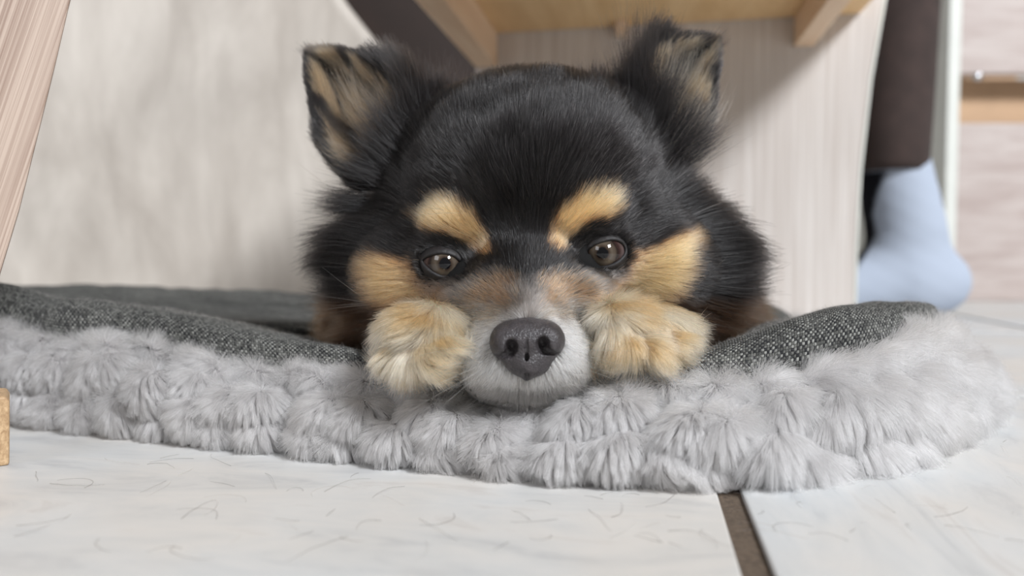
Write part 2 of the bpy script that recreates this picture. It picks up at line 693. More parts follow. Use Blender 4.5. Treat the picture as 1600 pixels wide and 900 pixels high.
# ------------------------------------------------------------------ furniture
# near left: slanted side panel with a foot
ld = empty('side_panel', tuple(at(-60, 740, 0.245)), 'pale streaky oak furniture side at left edge, curved above a small foot', 'furniture')
out = [(150, -160), (110, 0), (88, 95), (62, 200), (31, 325), (0, 428), (-18, 500), (-30, 575), (-34, 622), (-300, 622), (-300, -160)]
BN = np.array([-0.56, 0.83, 0.0])                      # this board is turned about 34 degrees


def turned(px, py, Y0):
    u = (px - 800.0) / F
    return at(px, py, Y0 * 1.46 / (1 - 0.675 * u))


prism('leg_board', [turned(x, y, 0.245) for x, y in out][::-1], BN * 0.018, MAT['oak_near'], ld, 0.0006)
fo = [(10, 620), (15, 628), (15, 741), (-300, 741), (-300, 620)]
fpts = [turned(x, y, 0.242) for x, y in fo]
for p in fpts[2:4]:
    p[2] = 0.0
o = prism('foot', fpts[::-1], BN * 0.020, MAT['chip'], ld, 0.0008)
o['label'] = 'raw chipboard foot edge'

# beige board behind on the left
bp_ = empty('cabinet', tuple(at(300, 470, 0.78)), 'plain beige board-fronted cabinet standing behind the bed at left', 'cabinet')
bb = [(-420, -260), (440, -260), (500, -60), (538, 0), (585, 60), (650, 120), (700, 200), (722, 508), (-420, 508)]  # upper right corner cut away to shape the shadow's slanting edge
Yb = 0.78
fr = [at(x, y, Yb) for x, y in bb]
fz = [np.array([p[0], Yb, max(p[2], 0.0)]) for p in fr]
prism('front_board', fz[::-1], 0.05, MAT['beige'], bp_, 0.012).modifiers[0].segments = 4
# joint seen as a faint brown line
# dark board behind it, put in place of the soft shadow there
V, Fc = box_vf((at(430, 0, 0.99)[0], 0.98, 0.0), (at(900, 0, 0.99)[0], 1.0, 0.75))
o = mesh('shade_board', V, Fc, MAT['dark'], None, smooth=False)
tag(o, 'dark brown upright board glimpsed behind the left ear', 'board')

# stool whose back board and seat stand over the far edge of the bed
XR = at(1338, 300, 0.62)
st_o = np.array([XR[0], 0.62, 0.0])
st = empty('step_stool', tuple(st_o), 'pale wooden stool behind the dog, its golden underside seen from below', 'stool')
UZ = np.array([0, 0, 1.0])
W, D = 0.325, 0.30
# back board with its curved right edge: outline in local x (to the right), z
edge = [(0.030, 0.40), (0.021, 0.30), (0.0085, 0.215), (0.002, 0.14), (0.0, 0.08), (0.0, 0.0)]
me = bpy.data.meshes.new('back_board')
ol = edge + [(-W, 0.0), (-W, 0.40)]
n = len(ol)
Vb = [(x, 0, z) for x, z in ol] + [(x, 0.018, z) for x, z in ol]
me.from_pydata(Vb, [], [tuple(range(n)), tuple(range(2 * n - 1, n - 1, -1))] + [(i, i + n, (i + 1) % n + n, (i + 1) % n) for i in range(n)])
me.materials.append(MAT['ash'])
o = link(bpy.data.objects.new('back_board', me), st)
o.rotation_euler = (0, 0, -YAW)
o['label'] = 'striped whitish back board with curved right edge'
# pale edge band along the curve
Ve, Fe = [], []
for k, (x, z) in enumerate(edge):
    Ve += [(x, -0.0006, z), (x + 0.0022, -0.0006, z), (x + 0.0022, 0.0186, z), (x, 0.0186, z)]
for k in range(len(edge) - 1):
    for a in range(4):
        Fe.append((4 * k + a, 4 * k + (a + 1) % 4, 4 * k + 4 + (a + 1) % 4, 4 * k + 4 + a))
Fe += [(3, 2, 1, 0), tuple(4 * (len(edge) - 1) + a for a in range(4))]
me = bpy.data.meshes.new('edge_band')
me.from_pydata(Ve, [], Fe)
me.materials.append(MAT['edge'])
o = link(bpy.data.objects.new('edge_band', me), st)
o.rotation_euler = (0, 0, -YAW)
slab('seat', st_o, TX, TY, UZ, (-W, -D, 0.268), (-0.0, -0.0005, 0.288), MAT['golden'], st)
slab('left_rail', st_o, TX, TY, UZ, (-W, -D, 0.238), (-W + 0.020, -0.001, 0.268), MAT['rail'], st)
slab('right_rail', st_o, TX, TY, UZ, (-0.052, -D, 0.243), (-0.036, -0.001, 0.268), MAT['rail'], st)
slab('bracket', st_o, TX, TY, UZ, (-0.199, -0.02, 0.257), (-0.190, -0.001, 0.268), MAT['rail'], st)

# cabinet far right
CY = 1.10
cb = empty('cabinet', tuple(at(1600, 470, CY)), 'pinkish oak cabinet with a drawer above an open tan recess, far right', 'cabinet')
xa, xb = at(1472, 470, CY)[0], at(1820, 470, CY)[0]


def zc(py, Y=CY):
    return float(at(1500, py, Y)[2])


def cbox(name, lo, hi, mat, b=0.002):
    V, Fc = box_vf(lo, hi)
    o = mesh(name, V, Fc, mat, cb, smooth=False)
    bevel(o, b)
    return o


x1 = at(1496, 300, CY)[0]
cbox('side_board', (xa, CY, 0), (x1, CY + 0.36, 0.62), MAT['edge'])
cbox('drawer_front', (x1, CY + 0.002, zc(115)), (xb, CY + 0.02, 0.60), MAT['pink'])
cbox('inner_shelf', (x1, CY + 0.10, zc(190) - 0.012), (xb, CY + 0.36, zc(190)), MAT['tan'])
cbox('back_panel', (x1, CY + 0.34, zc(190)), (xb, CY + 0.35, 0.60), MAT['tan'])
cbox('recess_board', (x1, CY + 0.045, zc(186)), (xb, CY + 0.06, zc(113)), MAT['tan'])
cbox('door', (x1, CY + 0.002, 0.0), (xb, CY + 0.02, zc(192)), MAT['pink'])
cbox('top_board', (xa, CY, 0.60), (xb, CY + 0.36, 0.62), MAT['pink'])
# little steel catch
kc = at(1524, 121, CY)
a_ = np.linspace(0, 2 * np.pi, 13)[:-1]
V, Fc = [], []
for r_, y_ in ((0.002, 0), (0.006, -0.002), (0.0065, -0.007), (0.003, -0.010)):
    V += [(kc[0] + r_ * math.cos(t), kc[1] + y_, kc[2] + r_ * math.sin(t)) for t in a_]
for k in range(3):
    Fc += [(12 * k + i, 12 * k + (i + 1) % 12, 12 * k + 12 + (i + 1) % 12, 12 * k + 12 + i) for i in range(12)]
Fc.append(tuple(range(36, 48)))
mesh('catch', V, Fc, MAT['steel'], cb)['label'] = 'small shiny steel catch'

# ------------------------------------------------------------------ person: trouser leg and sock
PY = 0.80
pr = empty('person', (at(1410, 500, PY)[0], PY, 0.0), 'person in dark brown trousers and a pale blue sock, only lower leg showing', 'person')


def tube(name, rings, mat, parent, seg=40, wob=0.0, cols=None):
    """rings: (cx, cy, cz, rx, ry)"""
    V, Fc = [], []
    for k, (cx, cy, cz_, rx, ry) in enumerate(rings):
        for i in range(seg):
            t = 2 * math.pi * i / seg
            w = 1 + wob * math.sin(3 * t + k * 0.9) + wob * math.sin(5 * t - k * 0.5)
            V.append((cx + rx * w * math.cos(t), cy + ry * w * math.sin(t), cz_))
    for k in range(len(rings) - 1):
        Fc += [(seg * k + i, seg * k + (i + 1) % seg, seg * k + seg + (i + 1) % seg, seg * k + seg + i) for i in range(seg)]
    Fc += [tuple(range(seg))[::-1], tuple(range(seg * (len(rings) - 1), seg * len(rings)))]
    return mesh(name, V, Fc, mat, parent)


rg = []
for py, xl, xr in ((268, 1334, 1446), (255, 1333, 1453), (200, 1334, 1456), (120, 1340, 1461), (40, 1347, 1466), (-40, 1352, 1472), (-160, 1356, 1484), (-320, 1352, 1500), (-480, 1345, 1515)):
    a0, a1 = at(xl, py, PY), at(xr, py, PY)
    rg.append(((a0[0] + a1[0]) / 2, PY + 0.01, a0[2], (a1[0] - a0[0]) / 2, (a1[0] - a0[0]) / 2 * 1.05))
tube('trouser_leg', rg, MAT['trousers'], pr, wob=0.012)
ank = at(1396, 250, PY)


def sock_sdf(P):
    d = cap(P, at(1392, 240, PY + 0.01), at(1415, 360, PY + 0.01), 0.036, 0.040)
    d = smin(d, ell(P, at(1450, 440, PY + 0.01), (0.044, 0.033, 0.038)), 0.03)
    d = smin(d, cap(P, at(1400, 440, PY + 0.005), at(1180, 478, PY - 0.0), 0.037, 0.024), 0.03)
    d = smin(d, ell(P, at(1120, 478, PY - 0.005), (0.035, 0.038, 0.019)), 0.02)
    d = d + (np.sin(P[:, 0] * 160 + P[:, 2] * 120) * np.sin(P[:, 2] * 190 - P[:, 1] * 90)) * 0.0003
    return smax(d, -(P[:, 2] - 0.001), 0.008)


Vs, Qs = surface_nets(sock_sdf, (0.15, 0.73, -0.01), (0.56, 0.88, 0.21), 0.004)
ux, uy = front_uv(Vs)
sdp = poly_sd(ux, uy, [(1290, 262), (1386, 268), (1372, 300), (1364, 335), (1370, 365), (1352, 400), (1338, 420), (1290, 430)])
k = sstep(3, -3, sdp)[:, None]
cs = (1 - k) * np.array([0.42, 0.47, 0.56]) + k * np.array([0.012, 0.012, 0.016])
toe = sstep(1190, 1150, ux)[:, None]
cs = cs * (1 - toe) + toe * np.array([0.012, 0.012, 0.016])
mesh('sock', Vs, Qs, MAT['sock'], pr, cols=cs)['label'] = 'pale blue sock with a black instep patch'

# ------------------------------------------------------------------ the bed
bed = empty('dog_bed', (0.0, 0.40, 0.0), 'grey tweed dog bed edged with pale grey plush, lying on the tiles', 'pet bed')
# front columns: px, bottom py, bottom height, seam px, seam py, ridge px, ridge py
FC = [(-230, 622, .008, -230, 500, -230, 428), (-100, 626, .007, -100, 505, -100, 432), (0, 636, .006, 0, 516, 0, 441),
      (100, 655, .004, 100, 541, 100, 463), (200, 669, .003, 200, 534, 200, 474), (300, 682, .002, 300, 562, 300, 488),
      (400, 691, .002, 400, 583, 400, 510), (500, 705, .001, 500, 588, 500, 532), (600, 715, .001, 600, 603, 600, 552),
      (700, 723, .001, 700, 616, 700, 578), (800, 734, .001, 805, 630, 805, 602), (900, 743, .001, 900, 614, 900, 588),
      (1000, 747, .001, 1000, 603, 1000, 566), (1100, 749, .001, 1100, 607, 1100, 545), (1200, 747, .001, 1195, 604, 1190, 514),
      (1300, 738, .001, 1285, 588, 1280, 487), (1390, 722, .001, 1370, 562, 1350, 475), (1455, 700, .001, 1430, 535, 1410, 475),
      (1505, 668, .001, 1470, 530, 1445, 483)]
cols_ = []
for (bx, by, bz, sx, sy, rx, ry) in FC:
    Yb_ = float(depth_for(by, bz))
    b0 = at(bx, by, Yb_)
    thick = 0.014 if bx > 1150 else 0.011
    s0 = at(sx, sy, Yb_ + thick)
    r0 = at(rx, ry, Yb_ + thick + 0.030)
    cols_.append((b0, s0, r0))
# right end and the far side, in metres
cols_ += [(np.array([0.211, 0.335, .001]), np.array([0.194, 0.335, .028]), np.array([0.168, 0.350, .035])),
          (np.array([0.226, 0.385, .001]), np.array([0.206, 0.388, .020]), np.array([0.168, 0.395, .030])),
          (np.array([0.229, 0.440, .001]), np.array([0.208, 0.438, .014]), np.array([0.168, 0.435, .027])),
          (np.array([0.220, 0.490, .001]), np.array([0.197, 0.482, .016]), np.array([0.165, 0.470, .028])),
          (np.array([0.195, 0.535, .001]), np.array([0.180, 0.520, .028]), np.array([0.150, 0.500, .037])),
          (np.array([0.100, 0.565, .001]), np.array([0.095, 0.548, .030]), np.array([0.085, 0.520, .040])),
          (np.array([-0.02, 0.580, .001]), np.array([-0.02, 0.562, .030]), np.array([-0.02, 0.530, .041])),
          (np.array([-0.15, 0.590, .001]), np.array([-0.15, 0.572, .030]), np.array([-0.14, 0.540, .042])),
          (np.array([-0.28, 0.590, .001]), np.array([-0.27, 0.572, .031]), np.array([-0.25, 0.540, .044])),
          (np.array([-0.38, 0.560, .001]), np.array([-0.36, 0.545, .033]), np.array([-0.33, 0.520, .047])),
          (np.array([-0.42, 0.480, .002]), np.array([-0.40, 0.475, .034]), np.array([-0.36, 0.470, .049])),
          (np.array([-0.41, 0.400, .005]), np.array([-0.39, 0.405, .036]), np.array([-0.355, 0.420, .052])),
          (np.array([-0.36, 0.350, .008]), np.array([-0.345, 0.362, .038]), np.array([-0.325, 0.395, .056]))]


def crom(pts, t, closed):
    """Catmull-Rom through pts (n,...) at parameters t"""
    n = len(pts)
    i = np.floor(t).astype(int)
    f = (t - i).reshape((-1,) + (1,) * (pts.ndim - 1))
    if closed:
        g = lambda k: pts[(i + k) % n]
    else:
        g = lambda k: pts[np.clip(i + k, 0, n - 1)]
    p0, p1, p2, p3 = g(-1), g(0), g(1), g(2)
    return 0.5 * (2 * p1 + (p2 - p0) * f + (2 * p0 - 5 * p1 + 4 * p2 - p3) * f ** 2 + (3 * p1 - p0 - 3 * p2 + p3) * f ** 3)


Bt = np.array([c[0] for c in cols_])
Sm = np.array([c[1] for c in cols_])
Rg = np.array([c[2] for c in cols_])
cen = np.array([-0.06, 0.40, 0.034])
inward = norm((Rg - Bt) * np.array([1, 1, 0]))
Cline = cen + (Rg - cen) * np.array([0.35, 0.35, 0]) 
under = Bt + inward * 0.035
under[:, 2] = np.maximum(Bt[:, 2] - 0.001, 0.0008)
mid = (Bt + Sm) / 2 - inward * 0.012
seamtuck = Sm + inward * 0.0015 + np.array([0, 0, -0.0005])
roll = Sm * 0.45 + Rg * 0.55 - inward * 0.0055 + np.array([0, 0, 0.0045])
dip = Rg + inward * 0.04
dip[:, 2] = np.minimum(Rg[:, 2] - 0.003, 0.034 + (Rg[:, 2] - 0.034) * 0.5)
in1 = Rg * 0.45 + Cline * 0.55
in1[:, 2] = 0.034
in2 = Cline.copy()
in2[:, 2] = 0.033
CP_ = np.stack([under, Bt, mid, Sm, seamtuck, roll, Rg, dip, in1, in2], 1)       # (ncol, 10, 3)
# under the dog the cloth is pressed down
NU = 1300
tu = np.linspace(0, len(cols_), NU, endpoint=False)
CU = crom(CP_, tu, True)                                                      # (NU, 10, 3)
# arc length along the seam
sl = np.linalg.norm(np.roll(CU[:, 3], -1, 0) - CU[:, 3], axis=1)
ulen = np.concatenate([[0], np.cumsum(sl)[:-1]])


def strip(v0, v1, nv):
    tv = np.linspace(v0, v1, nv)
    G = crom(np.swapaxes(CU, 0, 1), tv, False)          # (nv, NU, 3)
    vl = np.concatenate([[0], np.cumsum(np.linalg.norm(np.diff(G.mean(1) * 0 + G[:, 300], axis=0), axis=1))])
    U = np.broadcast_to(ulen[None], (nv, NU))
    Vv = np.broadcast_to(vl[:, None], (nv, NU))
    idx = np.arange(nv * NU).reshape(nv, NU)
    a, b = idx[:-1], idx[1:]
    Q = np.stack([a, np.roll(a, -1, 1), np.roll(b, -1, 1), b], -1).reshape(-1, 4)
    return G.reshape(-1, 3), Q, np.stack([U, Vv], -1).reshape(-1, 2)


def vnorm(V, Q):
    n = np.cross(V[Q[:, 2]] - V[Q[:, 0]], V[Q[:, 3]] - V[Q[:, 1]])
    VN = np.zeros_like(V)
    for k in range(4):
        np.add.at(VN, Q[:, k], n)
    return norm(VN)


# tweed cover
Vc, Qc, UVc = strip(3.0, 9.0, 90)
nrm = vnorm(Vc, Qc)
wr = (noise(Vc * np.array([1, 1, 0.4]), 26, 3) - 0.5) * 0.0050 + (noise(Vc * np.array([1.0, 0.6, 0.3]), 90, 5) - 0.5) * 0.0016
Vc = Vc + nrm * wr[:, None]
cover = mesh('tweed_cover', Vc, Qc, MAT['weave'], bed, uv=UVc)
# centre panel closing the cover
ring = Vc[-NU:]
cc = ring.mean(0)
Vp = np.concatenate([ring, [cc]])
Qp = np.array([(i, (i + 1) % NU, NU) for i in range(NU)])
mesh('centre_panel', Vp, Qp, MAT['weave'], bed, uv=(Vp[:, :2]).copy())

# plush border: lobes on the backing, then the pile
Vq, Qq, UVq = strip(0.0, 4.0, 60)
vn = vnorm(Vq, Qq)


def lobes(uv):
    q = np.c_[uv[:, 0] / 0.0185 + 0.25 * np.sin(uv[:, 1] * 170), uv[:, 1] / 0.0165, np.zeros(len(uv))]
    d, c, idv = voronoi(q, 1.0, 5, 2)
    off = (q - c)[:, :2] * np.array([0.0185, 0.0165])
    return d, off, idv


dl, offl, idl = lobes(UVq)
vmax = UVq[:, 1].max()
edgef = sstep(0, 0.006, UVq[:, 1]) * sstep(vmax, vmax - 0.006, UVq[:, 1])
Vq = Vq + vn * ((0.0075 * np.clip(1 - (dl / 0.72) ** 2, -0.2, 1) - 0.0040) * edgef)[:, None]
Vq[:, 2] = np.maximum(Vq[:, 2], 0.0006)
mesh('plush_border', Vq, Qq, MAT['plushbase'], bed)
fc = Vq[Qq].mean(1)
vis = (fc[:, 1] < 0.42) & (fc[:, 0] > -0.26)
vfrac = (UVq[Qq[:, 0], 1] / vmax)
dens = np.where(vis, 14e6, 0.8e6) * np.where(vfrac > 0.22, 1.0, 0.12)
P, N, T3, bc = sample(Vq, Qq, dens)
uvs = (UVq[T3] * bc[..., None]).sum(1)
# guard the seam where u wraps
wrap = np.ptp(UVq[T3][:, :, 0], axis=1) > 0.1
P, N, T3, bc, uvs = P[~wrap], N[~wrap], T3[~wrap], bc[~wrap], uvs[~wrap]
_, off, idv = lobes(uvs)
# surface frame: along the edge and up the border
px_, _ = front_uv(P)
tang = norm(np.cross(N, np.array([0, 0, 1.0])))
upv = norm(np.cross(tang, N))
upv[upv[:, 2] < 0] *= -1
tang = norm(np.cross(upv, N))
flow = np.where((rng.random(len(P)) < 2)[:, None], norm(vnoise(P, 45, 9)), 0)
offn = off / 0.009
T = -upv * 0.85 + upv * (offn[:, 1] * 0.2)[:, None]
right = np.einsum('ij,ij->i', tang, np.broadcast_to([1.0, 0, 0], P.shape))
sgn = np.sign(right + 1e-9)
T += tang * (sgn * offn[:, 0] * 0.42)[:, None] + flow * 0.5 + np.array([0.18, 0, 0])
topz = sstep(0.80, 1.0, uvs[:, 1] / vmax)
T += upv * (1.1 * topz)[:, None]
T -= (T * N).sum(1)[:, None] * N
L_ = 0.0076 * (0.75 + 0.5 * rng.random(len(P))) * (0.8 + 0.5 * sstep(1000, 1300, px_) * (N[:, 1] < 0.5))
pl = grow(P, N, T, L_, K=5, lift=0.38, grav=0.12, wig=0.09, wigf=240, clump=0.8, cell=0.0026, seed=21)
pl[..., 2] = np.maximum(pl[..., 2], 0.0004)
base = np.array([0.50, 0.475, 0.47])
tone = (0.68 + 0.50 * rng.random(len(P)) + 0.12 * (noise(P, 60, 4) - 0.5))[:, None]
_, _, tuft = voronoi(P, 0.0026, 21)
cl = base * tone * (0.80 + 0.34 * tuft)[:, None]
o = hair('plush_pile', pl, radii(len(P), 5, 0.000062, 0.4), cl, MAT['plush'], bed)
o['kind'] = 'stuff'
print('plush', len(P))

# short fuzz on the tweed
fcc = Vc[Qc].mean(1)
visf = (fcc[:, 1] < 0.42) & (fcc[:, 0] > -0.26)
P, N, T3, bc = sample(Vc, Qc, np.where(visf, 4.5e5, 1e3))
T = norm(rng.normal(0, 1, (len(P), 3)))
T -= (T * N).sum(1)[:, None] * N
fz_ = grow(P, N, T, 0.0006 + 0.0022 * rng.random(len(P)) ** 3, K=4, lift=0.55, wig=0.4, clump=0.0, seed=3)
o = hair('fabric_fuzz', fz_, radii(len(P), 4, 0.000028), np.array([0.45, 0.45, 0.43]) * (0.4 + 0.9 * rng.random((len(P), 1))), MAT['plush'], bed)
o['kind'] = 'stuff'

# ------------------------------------------------------------------ the dog
dog = empty('dog', (0.02, 0.33, 0.03), 'small long-haired black and tan dog resting its chin between both paws', 'dog')
EYEL, EYER = at(694, 412, 0.2665), at(942, 396, 0.2665)
ER = 0.0090
EAR_L = [(476, 88), (492, 79), (540, 78), (574, 86), (606, 104), (640, 130), (668, 165), (690, 225), (640, 300), (560, 305), (532, 275), (505, 238), (487, 180), (478, 130)]
EAR_R = [(1121, 68), (1104, 56), (1068, 53), (1036, 58), (1008, 80), (985, 112), (955, 150), (945, 215), (1000, 290), (1050, 285), (1088, 242), (1112, 195), (1121, 150), (1124, 105)]
EARY = 0.302


def ear_sdf(P, poly, Y0, sgn):
    s = Y0 / F
    ux, uy = front_uv(P)
    d2 = poly_sd(ux, uy, poly) * s
    cup = 0.011 * sstep(0.0, 0.017, -d2)
    ys = Y0 + cup + 0.10 * sgn * (P[:, 0] - at(835, 200, Y0)[0]) * 0.6
    return smax(d2 + 0.0012, np.abs(P[:, 1] - ys) - 0.0017, 0.001)


def dog_sdf(P):
    d = ell(P, at(833, 292, 0.300), (0.0500, 0.047, 0.0420))                 # cranium
    d = smin(d, ell(P, at(838, 400, 0.312), (0.064, 0.038, 0.034)), 0.02)    # jaw width
    d = smin(d, ell(P, at(650, 430, 0.288), (0.020, 0.024, 0.016)), 0.018)   # cheeks
    d = smin(d, ell(P, at(1010, 418, 0.288), (0.022, 0.024, 0.017)), 0.018)
    d = smin(d, ell(P, at(752, 462, 0.264), (0.0150, 0.020, 0.0120)), 0.010)
    d = smin(d, ell(P, at(892, 456, 0.264), (0.0150, 0.020, 0.0120)), 0.010)
    d = smin(d, cap(P, at(823, 520, 0.238), at(820, 415, 0.268), 0.0115, 0.0150), 0.010)  # bridge
    d = smin(d, ell(P, at(823, 553, 0.2440), (0.0175, 0.0205, 0.0135)), 0.007)   # muzzle
    d = smin(d, ell(P, at(770, 562, 0.2420), (0.0088, 0.0145, 0.0108)), 0.006)   # flews
    d = smin(d, ell(P, at(876, 560, 0.2420), (0.0088, 0.0145, 0.0108)), 0.006)
    d = smin(d, ell(P, at(826, 600, 0.2450), (0.0120, 0.015, 0.0060)), 0.005)   # chin
    for x, y in ((712, 352), (912, 338)):                                     # brow ridges
        d = smin(d, ell(P, at(x, y, 0.2640), (0.0100, 0.007, 0.0065)), 0.008)
    d = smin(d, ell(P, at(694, 412, 0.2720), (0.0140, 0.0135, 0.0105)), 0.006)
    d = smin(d, ell(P, at(942, 396, 0.2720), (0.0140, 0.0135, 0.0105)), 0.006)
    m = (P[:, 1] < 0.28) & (P[:, 2] > 0.05) & (P[:, 2] < 0.09)
    q = P[m]
    ex, ey = front_uv(q)
    for c, cx, cy, rot in ((EYEL, 694, 413, 0.20), (EYER, 942, 397, -0.20)):  # eye sockets
        x_, y_ = ex - cx, ey - cy
        xr, yr = x_ * math.cos(rot) + y_ * math.sin(rot), -x_ * math.sin(rot) + y_ * math.cos(rot)
        cone = (np.hypot(xr / 42, yr / 25) - 1) * 25 * 0.00022
        d[m] = smax(d[m], -np.maximum(np.linalg.norm(q - c, axis=1) - (ER + 0.0004), cone), 0.0008)
    d = smin(d, ell(P, (0.012, 0.345, 0.074), (0.064, 0.04, 0.041)), 0.02)    # neck
    d = smin(d, ell(P, (0.060, 0.430, 0.063), (0.060, 0.095, 0.031)), 0.03)   # trunk
    for x0, y0, x1_, y1_, yy in ((620, 540, 650, 540, 0.0), (1060, 530, 1005, 530, 0.0)):
        d = smin(d, cap(P, at(x0, 500, 0.330), at(x1_, y1_, 0.258), 0.012, 0.0095), 0.008)
    # paws
    d2 = ell(P, at(652, 528, 0.2470), (0.0110, 0.014, 0.0082))
    for x, y, yy, r in ((693, 540, .2345, .0050), (670, 558, .2325, .0052), (642, 564, .2350, .0048), (618, 552, .2390, .0042)):
        d2 = smin(d2, ell(P, at(x, y, yy), (r, r * 1.5, r)), 0.0022)
    d2 = smin(d2, ell(P, at(664, 508, 0.241), (0.010, 0.010, 0.0062)), 0.004)
    d3 = ell(P, at(1010, 512, 0.2490), (0.0142, 0.014, 0.0070))
    for x, y, yy, r in ((958, 528, .2360, .0048), (978, 542, .2340, .0050), (1014, 544, .2350, .0050), (1050, 534, .2390, .0044)):
        d3 = smin(d3, ell(P, at(x, y, yy), (r, r * 1.5, r)), 0.0022)
    d3 = smin(d3, ell(P, at(968, 497, 0.243), (0.0085, 0.010, 0.0054)), 0.004)
    d = smin(d, np.minimum(d2, d3), 0.003)
    # ears
    m = (P[:, 1] > 0.288) & (P[:, 1] < 0.325) & (P[:, 2] > 0.08)
    if m.any():
        q = P[m]
        e = np.minimum(ear_sdf(q, EAR_L, EARY, -1), ear_sdf(q, EAR_R, EARY, 1))
        d[m] = smin(d[m], e, 0.005)
    return d


Vd, Qd = surface_nets(dog_sdf, (-0.10, 0.212, 0.005), (0.145, 0.54, 0.175), 0.0014)
print('dog verts', len(Vd))

# --- coat markings
TAN = np.array([0.76, 0.365, 0.160])
CREAM = np.array([0.94, 0.62, 0.385])
BLK = np.array([0.0055, 0.0045, 0.0045])
WHT = np.array([0.86, 0.82, 0.77])
RUST = np.array([0.19, 0.098, 0.048])
GREY = np.array([0.10, 0.085, 0.075])
BROW_L = [(650, 338), (676, 313), (712, 315), (742, 338), (762, 366), (768, 392), (750, 396), (728, 378), (700, 362), (664, 358)]
BROW_R = [(862, 388), (860, 356), (876, 326), (905, 305), (938, 298), (966, 304), (964, 328), (938, 342), (908, 352), (888, 370), (878, 390)]
CHK_L = [(566, 410), (596, 402), (640, 410), (656, 432), (690, 446), (700, 470), (664, 482), (610, 474), (580, 455)]
CHK_R = [(1084, 366), (1058, 370), (1022, 392), (986, 392), (976, 420), (950, 450), (930, 468), (990, 482), (1040, 466), (1066, 436), (1080, 400)]
MUZ = [(722, 500), (740, 482), (776, 486), (800, 496), (846, 496), (866, 482), (900, 476), (920, 498), (922, 560), (905, 612), (870, 630), (780, 630), (740, 605), (722, 555)]
RUS = [(730, 470), (745, 445), (780, 430), (806, 440), (800, 480), (770, 490), (735, 492)]
RUS2 = [(846, 440), (868, 430), (905, 440), (930, 455), (925, 485), (890, 486), (850, 488)]
UND = [(650, 436), (700, 440), (752, 440), (742, 470), (700, 482), (664, 462)]
UND2 = [(885, 432), (940, 428), (980, 408), (985, 432), (950, 462), (905, 462)]


def marks(P, jit, part):
    """part: 0 head/body, 1 paws, 2 ear inner side, 3 ear rim and back"""
    ux, uy = front_uv(P)
    ux = ux + jit[:, 0]
    uy = uy + jit[:, 1]
    front = sstep(0.312, 0.300, P[:, 1])
    c = np.tile(BLK, (len(P), 1))

    def put(mask, col):
        nonlocal c
        m = np.clip(mask, 0, 1)[:, None]
        c = c * (1 - m) + col * m
    put(sstep(5, -5, poly_sd(ux, uy, BROW_L)) * front, TAN * 1.05)
    put(sstep(5, -5, poly_sd(ux, uy, BROW_R)) * front, TAN * 1.10)
    put(sstep(9, -8, poly_sd(ux, uy, CHK_L)) * sstep(0.325, 0.312, P[:, 1]), TAN * 0.95)
    put(sstep(9, -8, poly_sd(ux, uy, CHK_R)) * sstep(0.325, 0.312, P[:, 1]), TAN * 1.15)
    put(sstep(8, -8, poly_sd(ux, uy, UND)) * front * 0.75, GREY * 1.6)
    put(sstep(8, -8, poly_sd(ux, uy, UND2)) * front * 0.75, GREY * 1.8)
    put(sstep(9, -8, poly_sd(ux, uy, RUS)) * front, RUST)
    put(sstep(9, -8, poly_sd(ux, uy, RUS2)) * front, RUST * 1.2)
    bridge = sstep(34, 18, np.abs(ux - 823)) * sstep(432, 462, uy) * sstep(505, 490, uy)
    put(bridge * front, GREY * 1.25)
    put(sstep(14, -12, poly_sd(ux, uy, MUZ)) * front, WHT)
    put(sstep(26, 10, np.abs(ux - 823)) * sstep(480, 490, uy) * sstep(560, 500, uy) * front * 0.6, GREY * 2)
    lip = sstep(590, 606, uy + 0.0022 * (ux - 823) ** 2 * 0.6) * sstep(130, 100, np.abs(ux - 823))
    put(lip * front * 0.8, BLK * 1.5)
    # eye surrounds
    for cx, cy in ((694, 414), (942, 396)):
        e = np.hypot((ux - cx) / 46, (uy - cy) / 27)
        put(sstep(1.25, 0.95, e) * front, BLK)
    # throat / chest glimpsed behind the paws
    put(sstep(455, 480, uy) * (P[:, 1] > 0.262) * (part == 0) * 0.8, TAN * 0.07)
    # paws
    pw = part == 1
    mixp = noise(P * np.array([0.6, 1, 1.5]), 210, 31) * 0.7 + 0.3 * rng.random(len(P))
    mixp = sstep(0.26, 0.56, mixp)
    pc = np.array([[0.62, 0.315, 0.14]]) * (1 - mixp[:, None]) + CREAM[None] * mixp[:, None]
    c = np.where(pw[:, None], pc, c)
    # ears
    sd = np.where(P[:, 0] > 0, -1.0, 1.0)
    perp, along = P[:, 0] * 0.82 + sd * P[:, 2] * 0.57, P[:, 2] * 0.82 - sd * P[:, 0] * 0.57
    streak = noise(np.stack([perp * 420, along * 55, 0 * perp], 1), 1.0, 41) * 0.75 + noise(np.stack([perp * 1500, along * 90, 0 * perp], 1), 1.0, 43) * 0.35
    dre = np.minimum(poly_sd(ux, uy, EAR_L), poly_sd(ux, uy, EAR_R))
    streak = streak - 0.5 * sstep(-16, -7, dre)
    ei = part == 2
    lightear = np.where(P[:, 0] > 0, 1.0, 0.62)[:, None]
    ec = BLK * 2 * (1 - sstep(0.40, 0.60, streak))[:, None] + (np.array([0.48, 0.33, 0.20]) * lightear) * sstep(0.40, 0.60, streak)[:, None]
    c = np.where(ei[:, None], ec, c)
    c = np.where((part == 3)[:, None], BLK, c)
    return c


def ear_part(P, N):
    ux, uy = front_uv(P)
    part = np.zeros(len(P), int)
    for poly in (EAR_L, EAR_R):
        d = poly_sd(ux, uy, poly)
        near = (d < 10) & (P[:, 1] > 0.292) & (P[:, 1] < 0.330)
        skull = np.hypot((ux - 833) / 205, (uy - 300) / 190) < 1.0
        near &= ~skull
        inner = near & (d < -11) & (N[:, 1] < 0.2)
        part[near] = 3
        part[inner] = 2
    return part


